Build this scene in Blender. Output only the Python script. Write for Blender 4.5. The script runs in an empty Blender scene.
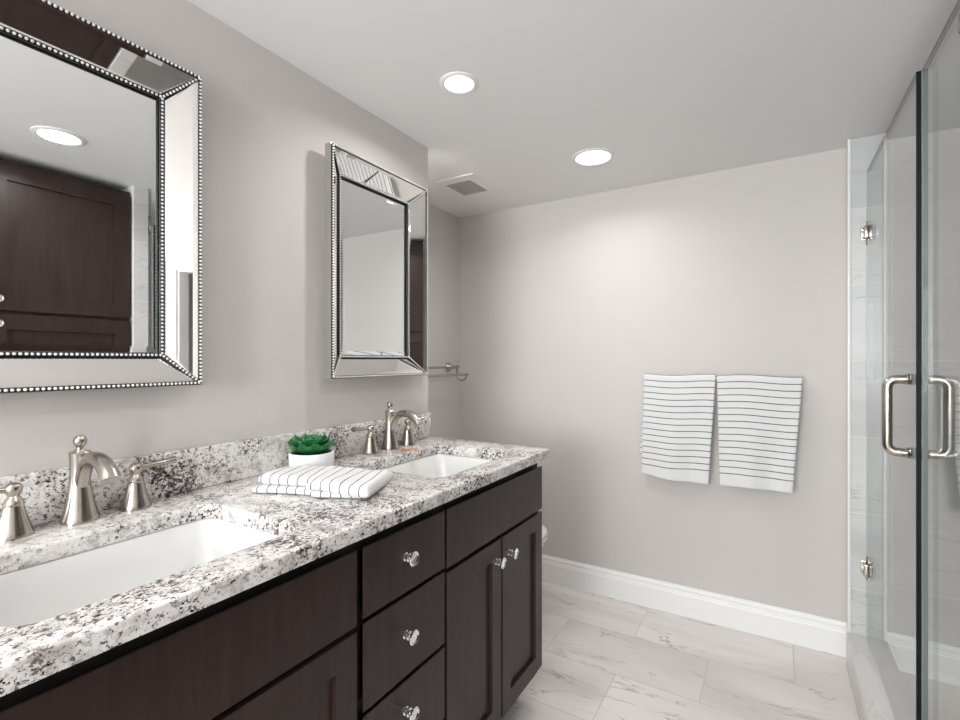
import bpy, bmesh, math, random
from mathutils import Vector, Matrix
random.seed(7)
PI = math.pi
SC = bpy.context.scene
COL = SC.collection

# ------------------------------------------------------------------ camera, world, exposure
cam_d = bpy.data.cameras.new('camera')
cam_d.sensor_width = 36.0
cam_d.lens = 486.0 / 960.0 * 36.0
cam_d.clip_start = 0.02
cam = bpy.data.objects.new('camera', cam_d)
COL.objects.link(cam)
cam.location = (1.241, 0.0, 1.24)
cam.rotation_euler = (PI / 2, 0, math.radians(31.1))
SC.camera = cam

world = bpy.data.worlds.new('world')
SC.world = world
world.use_nodes = True
world.node_tree.nodes['Background'].inputs[0].default_value = (0.75, 0.85, 1.0, 1)
world.node_tree.nodes['Background'].inputs[1].default_value = 0.5

SC.view_settings.view_transform = 'Standard'
SC.view_settings.look = 'None'
SC.view_settings.gamma = 1.0
SC.view_settings.use_curve_mapping = False
SC.view_settings.exposure = -0.07
SC.cycles.max_bounces = 16
SC.cycles.diffuse_bounces = 12
SC.cycles.transparent_max_bounces = 24
LAMP_STRENGTH = 7.0           # glow of the recessed lamp lenses
LAMP_POWER = 3.9              # watts thrown down by each recessed lamp
WINDOW_FILL_POWER = 135.0           # fill light added at the unseen window behind the camera

# room dimensions
HC = 2.13            # ceiling
YB = 2.54            # back wall
XA = -0.44           # alcove wall
YC = 1.634           # end of the vanity wall
XR = 2.40            # right wall
YF = -2.60           # wall behind the camera
CT = 0.92            # counter top

# added fill light, standing as daylight at the added window behind the camera
wl = bpy.data.lights.new('added_window_fill', 'AREA')
wl.shape = 'RECTANGLE'; wl.size = 1.35; wl.size_y = 1.1
wl.energy = WINDOW_FILL_POWER; wl.color = (0.95, 0.98, 1.0)
wlo = bpy.data.objects.new('added_window_fill', wl)
COL.objects.link(wlo)
wlo.location = (0.82, YF + 0.03, 1.45)
wlo.rotation_euler = (PI / 2 + math.radians(28), 0, 0)      # shines towards +y and a little upwards to brighten the ceiling

# ------------------------------------------------------------------ material helpers
def new_mat(name):
    m = bpy.data.materials.new(name); m.use_nodes = True
    nt = m.node_tree
    for n in list(nt.nodes): nt.nodes.remove(n)
    out = nt.nodes.new('ShaderNodeOutputMaterial')
    b = nt.nodes.new('ShaderNodeBsdfPrincipled')
    nt.links.new(b.outputs[0], out.inputs[0])
    return m, nt, b, out

def simple(name, col, rough=0.5, metal=0.0, spec=0.5, coat=0.0, bump=None):
    m, nt, b, out = new_mat(name)
    b.inputs['Base Color'].default_value = (*col, 1)
    b.inputs['Roughness'].default_value = rough
    b.inputs['Metallic'].default_value = metal
    b.inputs['Specular IOR Level'].default_value = spec
    if coat: b.inputs['Coat Weight'].default_value = coat; b.inputs['Coat Roughness'].default_value = 0.15
    if bump:
        sc, st = bump
        tc = nt.nodes.new('ShaderNodeTexCoord')
        n = nt.nodes.new('ShaderNodeTexNoise'); n.inputs['Scale'].default_value = sc; n.inputs['Detail'].default_value = 3
        nt.links.new(tc.outputs['Object'], n.inputs['Vector'])
        bp = nt.nodes.new('ShaderNodeBump'); bp.inputs['Strength'].default_value = st; bp.inputs['Distance'].default_value = 0.002
        nt.links.new(n.outputs['Fac'], bp.inputs['Height'])
        nt.links.new(bp.outputs[0], b.inputs['Normal'])
    return m

class G:
    """tiny node-graph helper"""
    def __init__(s, nt): s.nt = nt
    def n(s, t, **kw):
        x = s.nt.nodes.new(t)
        for k, v in kw.items():
            setattr(x, k, v)
        return x
    def l(s, a, b): s.nt.links.new(a, b)
    def math(s, op, a, b=None, clamp=False):
        x = s.n('ShaderNodeMath', operation=op); x.use_clamp = clamp
        for i, v in enumerate((a, b)):
            if v is None: continue
            if hasattr(v, 'links'): s.l(v, x.inputs[i])
            else: x.inputs[i].default_value = v
        return x.outputs[0]
    def noise(s, vec, scale, detail=2, rough=0.5, dist=0.0, dims='3D', w=None):
        x = s.n('ShaderNodeTexNoise'); x.noise_dimensions = dims
        s.l(vec, x.inputs['Vector'])
        x.inputs['Scale'].default_value = scale; x.inputs['Detail'].default_value = detail
        x.inputs['Roughness'].default_value = rough; x.inputs['Distortion'].default_value = dist
        if w is not None: s.l(w, x.inputs['W'])
        return x.outputs['Fac']
    def step(s, v, lo, hi, o0=0.0, o1=1.0):
        x = s.n('ShaderNodeMapRange'); x.interpolation_type = 'SMOOTHSTEP'
        s.l(v, x.inputs['Value'])
        x.inputs['From Min'].default_value = lo; x.inputs['From Max'].default_value = hi
        x.inputs['To Min'].default_value = o0; x.inputs['To Max'].default_value = o1
        return x.outputs[0]
    def mix(s, f, a, b):
        x = s.n('ShaderNodeMix', data_type='RGBA')
        for i, v in ((0, f), (6, a), (7, b)):
            if hasattr(v, 'links'): s.l(v, x.inputs[i])
            elif i == 0: x.inputs[0].default_value = v
            else: x.inputs[i].default_value = (*v, 1)
        return x.outputs[2]
    def mapping(s, vec, loc=(0, 0, 0), rot=(0, 0, 0), scale=(1, 1, 1)):
        x = s.n('ShaderNodeMapping'); s.l(vec, x.inputs['Vector'])
        x.inputs['Location'].default_value = loc; x.inputs['Rotation'].default_value = rot
        x.inputs['Scale'].default_value = scale
        return x.outputs[0]

def wall_mat(name, col):
    m, nt, b, out = new_mat(name); g = G(nt)
    tc = g.n('ShaderNodeTexCoord')
    n1 = g.noise(tc.outputs['Object'], 3.0, 3)
    c = g.mix(n1, tuple(x * 0.985 for x in col), tuple(min(1, x * 1.015) for x in col))
    g.l(c, b.inputs['Base Color'])
    b.inputs['Roughness'].default_value = 0.6
    b.inputs['Specular IOR Level'].default_value = 0.35
    n2 = g.noise(tc.outputs['Object'], 420, 2)
    bp = g.n('ShaderNodeBump'); bp.inputs['Strength'].default_value = 0.12; bp.inputs['Distance'].default_value = 0.001
    g.l(n2, bp.inputs['Height']); g.l(bp.outputs[0], b.inputs['Normal'])
    return m

def granite_mat():
    m, nt, b, out = new_mat('speckled_granite'); g = G(nt)
    tc = g.n('ShaderNodeTexCoord'); v = tc.outputs['Object']
    vs = g.mapping(v, rot=(0.3, 0.2, 0.5), scale=(1.0, 0.8, 1.0))
    cl = g.noise(v, 6.0, 4, 0.65)                    # where dark minerals cluster
    cloud = g.noise(v, 26, 4, 0.65, 0.4)
    base = g.mix(g.step(cloud, 0.45, 0.68), (0.75, 0.735, 0.72), (0.46, 0.435, 0.42))
    # warm tan patches
    tan = g.step(g.noise(vs, 44, 3, 0.6, 0.3), 0.58, 0.68)
    base = g.mix(g.math('MULTIPLY', tan, 0.40), base, (0.47, 0.37, 0.32))
    # grey translucent quartz
    q = g.step(g.noise(vs, 95, 3, 0.6), 0.55, 0.63)
    base = g.mix(g.math('MULTIPLY', q, 0.52), base, (0.27, 0.25, 0.25))
    # burgundy / brown garnet blotches
    clm = g.math('MULTIPLY', g.math('SUBTRACT', cl, 0.47), 0.46)
    n1 = g.math('ADD', g.noise(vs, 120, 4, 0.66, 0.5), clm)
    base = g.mix(g.math('MULTIPLY', g.step(n1, 0.58, 0.62), 0.9), base, (0.125, 0.075, 0.068))
    n2 = g.math('ADD', g.noise(vs, 150, 4, 0.7, 0.3), clm)
    base = g.mix(g.step(n2, 0.60, 0.63), base, (0.026, 0.016, 0.018))
    # fine black pepper
    n3 = g.math('ADD', g.noise(v, 330, 2, 0.6), g.math('MULTIPLY', clm, 0.5))
    base = g.mix(g.math('MULTIPLY', g.step(n3, 0.645, 0.685), 0.85), base, (0.05, 0.038, 0.038))
    # rust coloured mineral stain beside the far tap
    d = g.n('ShaderNodeVectorMath', operation='DISTANCE')
    sv = g.mapping(v, loc=(-0.125 * 1.5, -1.345, 0), scale=(1.5, 1.0, 0.0))
    g.l(sv, d.inputs[0]); d.inputs[1].default_value = (0, 0, 0)
    dd = g.math('ADD', d.outputs['Value'], g.math('MULTIPLY', g.math('SUBTRACT', g.noise(v, 40, 3), 0.5), 0.07))
    st = g.step(dd, 0.025, 0.055, 1.0, 0.0)
    base = g.mix(g.math('MULTIPLY', st, 0.85), base, (0.60, 0.24, 0.05))
    g.l(base, b.inputs['Base Color'])
    b.inputs['Roughness'].default_value = 0.16
    b.inputs['Specular IOR Level'].default_value = 0.45
    return m

def marble_tile_mat(name, axes, bw, rh, shift, offset, grout_col, base_a, base_b, vein_col, rough=0.2, mortar=0.0022, veinamt=0.8, offfreq=2):
    """marble tiles laid in courses; axes picks the object axes used as (along, across)"""
    m, nt, b, out = new_mat(name); g = G(nt)
    tc = g.n('ShaderNodeTexCoord')
    sx = g.n('ShaderNodeSeparateXYZ'); g.l(tc.outputs['Object'], sx.inputs[0])
    cx = g.n('ShaderNodeCombineXYZ')
    g.l(sx.outputs[axes[0]], cx.inputs[0]); g.l(sx.outputs[axes[1]], cx.inputs[1])
    uv = g.mapping(cx.outputs[0], loc=(shift[0], shift[1], 0))
    br = g.n('ShaderNodeTexBrick'); g.l(uv, br.inputs['Vector'])
    br.offset = offset; br.offset_frequency = offfreq; br.squash = 1.0
    br.inputs['Color1'].default_value = (0, 0, 0, 1); br.inputs['Color2'].default_value = (1, 1, 1, 1)
    br.inputs['Mortar'].default_value = (0.5, 0.5, 0.5, 1)
    br.inputs['Scale'].default_value = 1.0; br.inputs['Mortar Size'].default_value = mortar
    br.inputs['Mortar Smooth'].default_value = 0.1; br.inputs['Bias'].default_value = 0.0
    br.inputs['Brick Width'].default_value = bw; br.inputs['Row Height'].default_value = rh
    rnd = g.math('MULTIPLY', br.outputs['Color'], 37.0)
    vv = g.mapping(cx.outputs[0], rot=(0, 0, 0.30), scale=(0.55, 2.6, 1))
    w1 = g.noise(vv, 2.6, 5, 0.62, 0.9, '4D', rnd)
    ridge = g.math('ABSOLUTE', g.math('SUBTRACT', w1, 0.5))
    vein = g.step(ridge, 0.0, 0.015, 1.0, 0.0)
    patch = g.step(g.noise(cx.outputs[0], 3.2, 3, 0.6, 0.5, '4D', rnd), 0.42, 0.60)
    vein = g.math('MULTIPLY', g.math('MULTIPLY', vein, patch), veinamt)
    w2 = g.noise(vv, 1.3, 4, 0.6, 0.6, '4D', rnd)
    base = g.mix(g.step(w2, 0.36, 0.68), base_a, base_b)
    tint = g.math('MULTIPLY', br.outputs['Color'], 0.25)
    base = g.mix(tint, base, base_b)
    base = g.mix(vein, base, vein_col)
    base = g.mix(br.outputs['Fac'], base, grout_col)
    g.l(base, b.inputs['Base Color'])
    b.inputs['Roughness'].default_value = rough
    g.l(g.math('ADD', g.math('MULTIPLY', br.outputs['Fac'], 0.4), rough), b.inputs['Roughness'])
    bp = g.n('ShaderNodeBump'); bp.inputs['Strength'].default_value = 0.5; bp.inputs['Distance'].default_value = 0.001
    g.l(g.math('SUBTRACT', 1.0, br.outputs['Fac']), bp.inputs['Height'])
    g.l(bp.outputs[0], b.inputs['Normal'])
    return m

def espresso_mat():
    m, nt, b, out = new_mat('espresso_wood'); g = G(nt)
    tc = g.n('ShaderNodeTexCoord')
    v = g.mapping(tc.outputs['Object'], scale=(18, 18, 1.6))
    n = g.noise(v, 3.0, 5, 0.6, 0.6)
    mott = g.noise(tc.outputs['Object'], 6, 3)
    c = g.mix(g.step(n, 0.3, 0.7), (0.024, 0.0125, 0.0105), (0.038, 0.0215, 0.0185))
    c = g.mix(g.math('MULTIPLY', g.step(mott, 0.4, 0.7), 0.35), c, (0.042, 0.026, 0.022))
    g.l(c, b.inputs['Base Color'])
    b.inputs['Roughness'].default_value = 0.38
    b.inputs['Specular IOR Level'].default_value = 0.36
    return m

def towel_mat(name, pitch, width, axis, phase=0.0, hem=None):
    """white terry with thin dark woven stripes; stripes follow the cloth (its UV in metres)"""
    m, nt, b, out = new_mat(name); g = G(nt)
    uvn = g.n('ShaderNodeUVMap')
    s = g.n('ShaderNodeSeparateXYZ'); g.l(uvn.outputs[0], s.inputs[0])
    a = s.outputs[axis]
    wob = g.noise(uvn.outputs[0], 60, 2)
    a2 = g.math('ADD', a, g.math('MULTIPLY', g.math('SUBTRACT', wob, 0.5), 0.0012))
    fr = g.math('FRACT', g.math('DIVIDE', g.math('ADD', a2, phase), pitch))
    ln = g.math('LESS_THAN', g.math('ABSOLUTE', g.math('SUBTRACT', fr, 0.5)), width / pitch / 2)
    if hem: ln = g.math('MULTIPLY', ln, g.math('LESS_THAN', a, hem))
    c = g.mix(ln, (0.72, 0.72, 0.725), (0.035, 0.045, 0.05))
    g.l(c, b.inputs['Base Color'])
    b.inputs['Roughness'].default_value = 0.95
    b.inputs['Specular IOR Level'].default_value = 0.1
    n = g.noise(uvn.outputs[0], 480, 2, 0.7)
    bp = g.n('ShaderNodeBump'); bp.inputs['Strength'].default_value = 0.45; bp.inputs['Distance'].default_value = 0.002
    g.l(n, bp.inputs['Height']); g.l(bp.outputs[0], b.inputs['Normal'])
    return m

def glass_mat():
    """clear pane: reflection by true Fresnel on both faces, straight-through transmission with a faint green tint"""
    m = bpy.data.materials.new('clear_shower_glass'); m.use_nodes = True
    nt = m.node_tree
    for n in list(nt.nodes): nt.nodes.remove(n)
    g = G(nt)
    out = g.n('ShaderNodeOutputMaterial')
    geo = g.n('ShaderNodeNewGeometry')
    ior = g.step(geo.outputs['Backfacing'], 0, 1, 1.56, 1 / 1.56)
    fr = g.n('ShaderNodeFresnel'); g.l(ior, fr.inputs['IOR'])
    tr = g.n('ShaderNodeBsdfTransparent'); tr.inputs[0].default_value = (0.905, 0.925, 0.915, 1)
    gl = g.n('ShaderNodeBsdfGlossy'); gl.inputs['Roughness'].default_value = 0.0
    gl.inputs[0].default_value = (1, 1, 1, 1)
    mx = g.n('ShaderNodeMixShader')
    g.l(fr.outputs[0], mx.inputs[0]); g.l(tr.outputs[0], mx.inputs[1]); g.l(gl.outputs[0], mx.inputs[2])
    g.l(mx.outputs[0], out.inputs[0])
    return m

def emit_mat(name, col, strength):
    m, nt, b, out = new_mat(name)
    b.inputs['Base Color'].default_value = (0.9, 0.9, 0.9, 1)
    b.inputs['Emission Color'].default_value = (*col, 1)
    b.inputs['Emission Strength'].default_value = strength
    return m

def leaf_mat():
    m, nt, b, out = new_mat('succulent_leaf'); g = G(nt)
    tc = g.n('ShaderNodeTexCoord')
    n = g.noise(tc.outputs['Object'], 55, 3)
    c = g.mix(g.step(n, 0.35, 0.65), (0.004, 0.075, 0.022), (0.018, 0.20, 0.045))
    g.l(c, b.inputs['Base Color']); b.inputs['Roughness'].default_value = 0.38
    return m

M = dict(
    wall=wall_mat('greige_wall_paint', (0.600, 0.570, 0.550)),
    hall=wall_mat('cool_grey_wall_paint', (0.52, 0.52, 0.545)),
    ceil=wall_mat('white_ceiling_paint', (0.80, 0.80, 0.795)),
    trim=simple('white_trim_paint', (0.86, 0.86, 0.86), 0.35),
    granite=granite_mat(),
    floor=marble_tile_mat('marble_floor_tile', (0, 1), 0.605, 0.2975, (0.1985, 0.165), 0.5, (0.52, 0.47, 0.44),
                          (0.80, 0.765, 0.745), (0.655, 0.62, 0.60), (0.36, 0.30, 0.27), 0.24, 0.0016, 0.75),
    shower=marble_tile_mat('marble_wall_tile', (1, 2), 0.61, 0.305, (0.2, 0.289), 0.5, (0.72, 0.72, 0.71),
                           (0.66, 0.66, 0.66), (0.53, 0.53, 0.54), (0.33, 0.33, 0.35), 0.32, 0.002, 0.6),
    showerx=marble_tile_mat('marble_wall_tile_back', (0, 2), 0.61, 0.305, (0.2, 0.289), 0.5, (0.72, 0.72, 0.71),
                           (0.66, 0.66, 0.66), (0.53, 0.53, 0.54), (0.33, 0.33, 0.35), 0.32, 0.002, 0.6),
    curb=marble_tile_mat('marble_curb', (1, 0), 4.0, 4.0, (1, 1), 0.0, (0.7, 0.7, 0.7),
                         (0.74, 0.73, 0.72), (0.62, 0.61, 0.60), (0.42, 0.40, 0.39), 0.2, 0.0001, 0.5),
    wood=espresso_mat(),
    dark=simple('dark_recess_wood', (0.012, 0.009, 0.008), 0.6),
    nickel=simple('brushed_nickel', (0.47, 0.43, 0.39), 0.24, 1.0),
    chrome=simple('polished_chrome', (0.86, 0.86, 0.87), 0.07, 1.0),
    mirror=simple('silvered_mirror', (0.90, 0.91, 0.905), 0.0, 1.0),
    antique=simple('mirrored_frame_glass', (0.88, 0.86, 0.84), 0.015, 1.0),
    silver=simple('silver_leaf', (0.62, 0.60, 0.58), 0.32, 1.0),
    rail=simple('blackened_rail', (0.008, 0.008, 0.008), 0.5, 0.0),
    bead=simple('silver_bead', (0.95, 0.94, 0.93), 0.3, 0.55),
    porcelain=simple('white_porcelain', (0.76, 0.76, 0.755), 0.08, 0, 0.5, 0.3),
    pot=simple('white_ceramic', (0.84, 0.84, 0.85), 0.4),
    soil=simple('dark_soil', (0.03, 0.025, 0.02), 0.9, bump=(200, 1.0)),
    leaf=leaf_mat(),
    glass=glass_mat(),
    edge=simple('polished_glass_edge', (0.004, 0.010, 0.009), 0.5, 0, 0.15),
    seal=simple('clear_vinyl_seal', (0.55, 0.58, 0.58), 0.25),
    lamp=emit_mat('lamp_lens', (1.0, 0.985, 0.96), LAMP_STRENGTH),
    plastic=simple('white_plastic', (0.80, 0.80, 0.79), 0.45),
    grille=simple('vent_grille_grey', (0.46, 0.43, 0.42), 0.7),
    towel=towel_mat('striped_terry', 0.0292, 0.0034, 1, 0.0, 0.445),
    ftowel=towel_mat('striped_terry_folded', 0.0240, 0.0022, 0),
)

# ------------------------------------------------------------------ mesh helpers
def box(bm, lo, hi, bev=0.0, seg=2):
    vs = [bm.verts.new((x, y, z)) for x in (lo[0], hi[0]) for y in (lo[1], hi[1]) for z in (lo[2], hi[2])]
    f = [(0, 1, 3, 2), (4, 6, 7, 5), (0, 4, 5, 1), (2, 3, 7, 6), (0, 2, 6, 4), (1, 5, 7, 3)]
    fs = [bm.faces.new([vs[i] for i in q]) for q in f]
    if bev > 0:
        es = {e for q in fs for e in q.edges}
        bmesh.ops.bevel(bm, geom=list(es), offset=bev, segments=seg, profile=0.5, affect='EDGES')

def frame_from(d):
    d = Vector(d).normalized()
    up = Vector((0, 0, 1)) if abs(d.z) < 0.95 else Vector((1, 0, 0))
    a = d.cross(up).normalized(); b = a.cross(d).normalized()
    return a, b

def lathe(bm, prof, org, axis=(0, 0, 1), n=28, cap=True):
    """prof: list of (radius, height along axis)"""
    d = Vector(axis).normalized(); a, b = frame_from(d); o = Vector(org)
    rings = []
    for r, h in prof:
        c = o + d * h
        if r < 1e-6: rings.append([bm.verts.new(c)])
        else: rings.append([bm.verts.new(c + (a * math.cos(2 * PI * i / n) + b * math.sin(2 * PI * i / n)) * r) for i in range(n)])
    loft(bm, rings, cap)

def loft(bm, rings, cap=True):
    for r0, r1 in zip(rings, rings[1:]):
        if len(r0) == 1 and len(r1) == 1: continue
        n = max(len(r0), len(r1))
        for i in range(n):
            j = (i + 1) % n
            if len(r0) == 1: bm.faces.new((r0[0], r1[j], r1[i]))
            elif len(r1) == 1: bm.faces.new((r0[i], r0[j], r1[0]))
            else: bm.faces.new((r0[i], r0[j], r1[j], r1[i]))
    if cap:
        for r in (rings[0], rings[-1]):
            if len(r) > 2: bm.faces.new(r)

def tube(bm, pts, rad, n=14, cap=True, flat=None):
    """sweep a circle (or ellipse with flat=(sa,sb)) along points, parallel transported"""
    pts = [Vector(p) for p in pts]
    rs = rad if isinstance(rad, (list, tuple)) else [rad] * len(pts)
    rings = []; a = b = None
    for i, p in enumerate(pts):
        if i == 0: t = pts[1] - pts[0]
        elif i == len(pts) - 1: t = pts[-1] - pts[-2]
        else: t = (pts[i + 1] - pts[i]).normalized() + (pts[i] - pts[i - 1]).normalized()
        t.normalize()
        if a is None: a, b = frame_from(t)
        else:
            a = (a - t * a.dot(t)).normalized(); b = t.cross(a).normalized() * (1 if t.cross(a).dot(b) > 0 else -1)
        sa, sb = flat[i] if flat else (1, 1)
        rings.append([bm.verts.new(p + (a * math.cos(2 * PI * k / n) * sa + b * math.sin(2 * PI * k / n) * sb) * rs[i]) for k in range(n)])
    loft(bm, rings, cap)

def smooth_pts(pts, k=6):
    """Catmull-Rom"""
    P = [Vector(p) for p in pts]; out = []
    for i in range(len(P) - 1):
        p0 = P[max(i - 1, 0)]; p1 = P[i]; p2 = P[i + 1]; p3 = P[min(i + 2, len(P) - 1)]
        for j in range(k):
            t = j / k
            out.append(0.5 * ((2 * p1) + (p2 - p0) * t + (2 * p0 - 5 * p1 + 4 * p2 - p3) * t * t + (3 * p1 - p0 - 3 * p2 + p3) * t ** 3))
    out.append(P[-1])
    return out

def rrect(x0, x1, y0, y1, r, n=6):
    """rounded rectangle outline, counter-clockwise"""
    o = []
    for cx, cy, a0 in ((x1 - r, y0 + r, -PI / 2), (x1 - r, y1 - r, 0), (x0 + r, y1 - r, PI / 2), (x0 + r, y0 + r, PI)):
        for i in range(n + 1):
            a = a0 + PI / 2 * i / n
            o.append((cx + r * math.cos(a), cy + r * math.sin(a)))
    return o

def world_loc(o):
    p = Vector((0, 0, 0))
    while o is not None:
        p += o.location; o = o.parent
    return p

def obj(name, bm, mat, parent=None, smooth=True, angle=35, recalc=True):
    """links ONE mesh object; vertices are given in world space"""
    off = world_loc(parent)
    if recalc: bmesh.ops.recalc_face_normals(bm, faces=bm.faces[:])
    bmesh.ops.translate(bm, verts=bm.verts[:], vec=-off)
    me = bpy.data.meshes.new(name); bm.to_mesh(me); bm.free()
    me.materials.append(mat)
    if smooth:
        me.polygons.foreach_set('use_smooth', [True] * len(me.polygons))
        try: me.set_sharp_from_angle(angle=math.radians(angle))
        except Exception: pass
    o = bpy.data.objects.new(name, me); COL.objects.link(o)
    if parent is not None: o.parent = parent
    return o

def tag(o, label, cat, group=None):
    o['label'] = label; o['category'] = cat
    if group: o['group'] = group
    return o

def thing(name, loc, label, cat, group=None):
    o = bpy.data.objects.new(name, None); COL.objects.link(o)
    o.location = loc; o.empty_display_size = 0.05
    return tag(o, label, cat, group)

def struct(name, bm, mat, **kw):
    o = obj(name, bm, mat, **kw); o['kind'] = 'structure'
    return o

def dup(root, loc, label, group=None):
    def cp(o, par):
        c = o.copy(); COL.objects.link(c)
        if par is not None: c.parent = par
        for ch in list(o.children): cp(ch, c)
        return c
    r = cp(root, None); r.location = loc; r['label'] = label
    if group: r['group'] = group
    return r

B = bmesh.new

# ------------------------------------------------------------------ room shell
bm = B(); box(bm, (XA - 0.1, YF - 0.1, -0.1), (XR + 1.3, YB + 0.1, 0.0)); struct('floor', bm, M['floor'], smooth=False)
bm = B(); box(bm, (XA - 0.1, YF - 0.1, HC), (XR + 1.3, YB + 0.1, HC + 0.1)); struct('ceiling', bm, M['ceil'], smooth=False)
bm = B(); box(bm, (XA - 0.1, YF - 0.1, 0), (0, YC, HC), 0); struct('wall_left', bm, M['wall'], smooth=False)
bm = B(); box(bm, (XA - 0.1, YC, 0), (XA, YB + 0.1, HC)); struct('wall_alcove', bm, M['wall'], smooth=False)
bm = B(); box(bm, (XA, YB, 0), (1.62, YB + 0.1, HC)); struct('wall_back', bm, M['wall'], smooth=False)
bm = B(); box(bm, (1.62, YB, 0), (XR + 0.1, YB + 0.1, HC)); struct('wall_shower_back', bm, M['showerx'], smooth=False)
bm = B(); box(bm, (XR, 1.25, 0), (XR + 0.1, YB, HC)); struct('wall_shower_right', bm, M['shower'], smooth=False)
# wall right, with a doorway
DY0, DY1, DH = -1.46, -0.70, 1.95
bm = B()
box(bm, (XR, YF, 0), (XR + 0.1, DY0, HC)); box(bm, (XR, DY1, 0), (XR + 0.1, 1.25, HC)); box(bm, (XR, DY0, DH), (XR + 0.1, DY1, HC))
struct('wall_right', bm, M['wall'], smooth=False)
# wall behind the camera with an opening for the added window
WX0, WX1, WZ0, WZ1 = 0.12, 1.52, 0.85, 1.98
bm = B()
box(bm, (0, YF - 0.1, 0), (WX0, YF, HC)); box(bm, (WX1, YF - 0.1, 0), (XR + 0.1, YF, HC))
box(bm, (WX0, YF - 0.1, 0), (WX1, YF, WZ0)); box(bm, (WX0, YF - 0.1, WZ1), (WX1, YF, HC))
struct('wall_front', bm, M['wall'], smooth=False)

# shower partition at the near end and the tiled jamb at the far end
bm = B(); box(bm, (1.572, 1.205, 0), (XR, 1.275, HC), 0.003); struct('wall_shower_near', bm, M['shower'], smooth=False)
bm = B(); box(bm, (1.507, 2.45, 0), (1.63, YB, HC), 0.002); struct('wall_shower_jamb', bm, M['showerx'], smooth=False)
bm = B(); box(bm, (1.498, 2.444, 0.14), (1.5085, 2.4545, HC), 0.003); struct('trim_jamb', bm, M['trim'])
bm = B(); box(bm, (1.494, 1.276, 0), (1.634, 2.45, 0.14), 0.004); struct('trim_curb', bm, M['curb'])

# baseboards with a moulded top
def baseboard(name, p0, p1, nrm):
    prof = [(0, 0), (0.016, 0), (0.016, 0.098), (0.0135, 0.104), (0.0135, 0.109), (0.011, 0.113), (0.011, 0.127), (0.006, 0.134), (0.005, 0.14), (0, 0.14)]
    bm = B(); n = Vector(nrm)
    r0 = [bm.verts.new(Vector(p0) + n * a + Vector((0, 0, h))) for a, h in prof]
    r1 = [bm.verts.new(Vector(p1) + n * a + Vector((0, 0, h))) for a, h in prof]
    for i in range(len(prof)):
        j = (i + 1) % len(prof); bm.faces.new((r0[i], r0[j], r1[j], r1[i]))
    bm.faces.new(r0); bm.faces.new(r1)
    return struct(name, bm, M['trim'], angle=20)
baseboard('baseboard_back', (XA + 0.016, YB, 0), (1.506, YB, 0), (0, -1, 0))
baseboard('baseboard_alcove', (XA, YC, 0), (XA, YB, 0), (1, 0, 0))
baseboard('baseboard_right', (XR, YF, 0), (XR, DY0 - 0.08, 0), (-1, 0, 0))

# unseen window added to light the room: frame, sash bars and panes
bm = B()
for lo, hi in (((WX0 - 0.07, YF, WZ0 - 0.07), (WX0, YF + 0.018, WZ1 + 0.07)), ((WX1, YF, WZ0 - 0.07), (WX1 + 0.07, YF + 0.018, WZ1 + 0.07)),
               ((WX0, YF, WZ1), (WX1, YF + 0.018, WZ1 + 0.07)), ((WX0, YF, WZ0 - 0.07), (WX1, YF + 0.018, WZ0)),
               ((WX0, YF - 0.06, WZ0), (WX0 + 0.04, YF - 0.03, WZ1)), ((WX1 - 0.04, YF - 0.06, WZ0), (WX1, YF - 0.03, WZ1)),
               ((WX0, YF - 0.06, WZ0), (WX1, YF - 0.03, WZ0 + 0.04)), ((WX0, YF - 0.06, WZ1 - 0.04), (WX1, YF - 0.03, WZ1)),
               ((WX0, YF - 0.06, (WZ0 + WZ1) / 2 - 0.02), (WX1, YF - 0.03, (WZ0 + WZ1) / 2 + 0.02))):
    box(bm, lo, hi, 0.002)
win = struct('added_window_1', bm, M['trim'])
bm = B(); box(bm, (WX0, YF - 0.05, WZ0), (WX1, YF - 0.044, WZ1)); obj('pane', bm, M['glass'], win, smooth=False)

# hallway seen through the open doorway behind the camera
bm = B(); box(bm, (XR + 1.2, -2.0, 0), (XR + 1.3, 0.3, HC)); struct('wall_hall_right', bm, M['hall'], smooth=False)
bm = B(); box(bm, (XR + 0.1, -2.1, 0), (XR + 1.3, -2.0, HC)); struct('wall_hall_front', bm, M['hall'], smooth=False)
bm = B(); box(bm, (XR + 0.1, 0.3, 0), (XR + 1.3, 0.4, HC)); struct('wall_hall_back', bm, M['hall'], smooth=False)
bm = B(); box(bm, (XR, DY0 - 0.0, 0), (XR + 0.1, DY0 + 0.015, DH)); box(bm, (XR, DY1 - 0.015, 0), (XR + 0.1, DY1, DH)); box(bm, (XR, DY0 + 0.015, DH - 0.015), (XR + 0.1, DY1 - 0.015, DH))
struct('trim_door_jamb', bm, M['trim'], smooth=False)
bm = B()
box(bm, (XR - 0.018, DY0 - 0.08, 0), (XR, DY0, DH + 0.08), 0.004); box(bm, (XR - 0.018, DY1, 0), (XR, DY1 + 0.08, DH + 0.08), 0.004)
box(bm, (XR - 0.018, DY0, DH), (XR, DY1, DH + 0.08), 0.004)
struct('trim_door', bm, M['trim'])

# ------------------------------------------------------------------ shaker fronts
def shaker(bm, x0, y0, y1, z0, z1, t=0.02, st=0.055, sgn=1):
    """door lying in the plane x = x0, its face towards sgn*x"""
    a, b_ = (x0, x0 + t * sgn)
    def rc(d, x, e=0.0): return [bm.verts.new((x, y, z)) for y, z in ((y0 + d, z0 + d), (y1 - d, z0 + d), (y1 - d, z1 - d), (y0 + d, z1 - d))]
    loft(bm, [rc(0.001, a), rc(0.0, b_ - 0.0012 * sgn), rc(0.0012, b_), rc(st, b_), rc(st + 0.0008, b_ - 0.0105 * sgn)], True)

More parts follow.
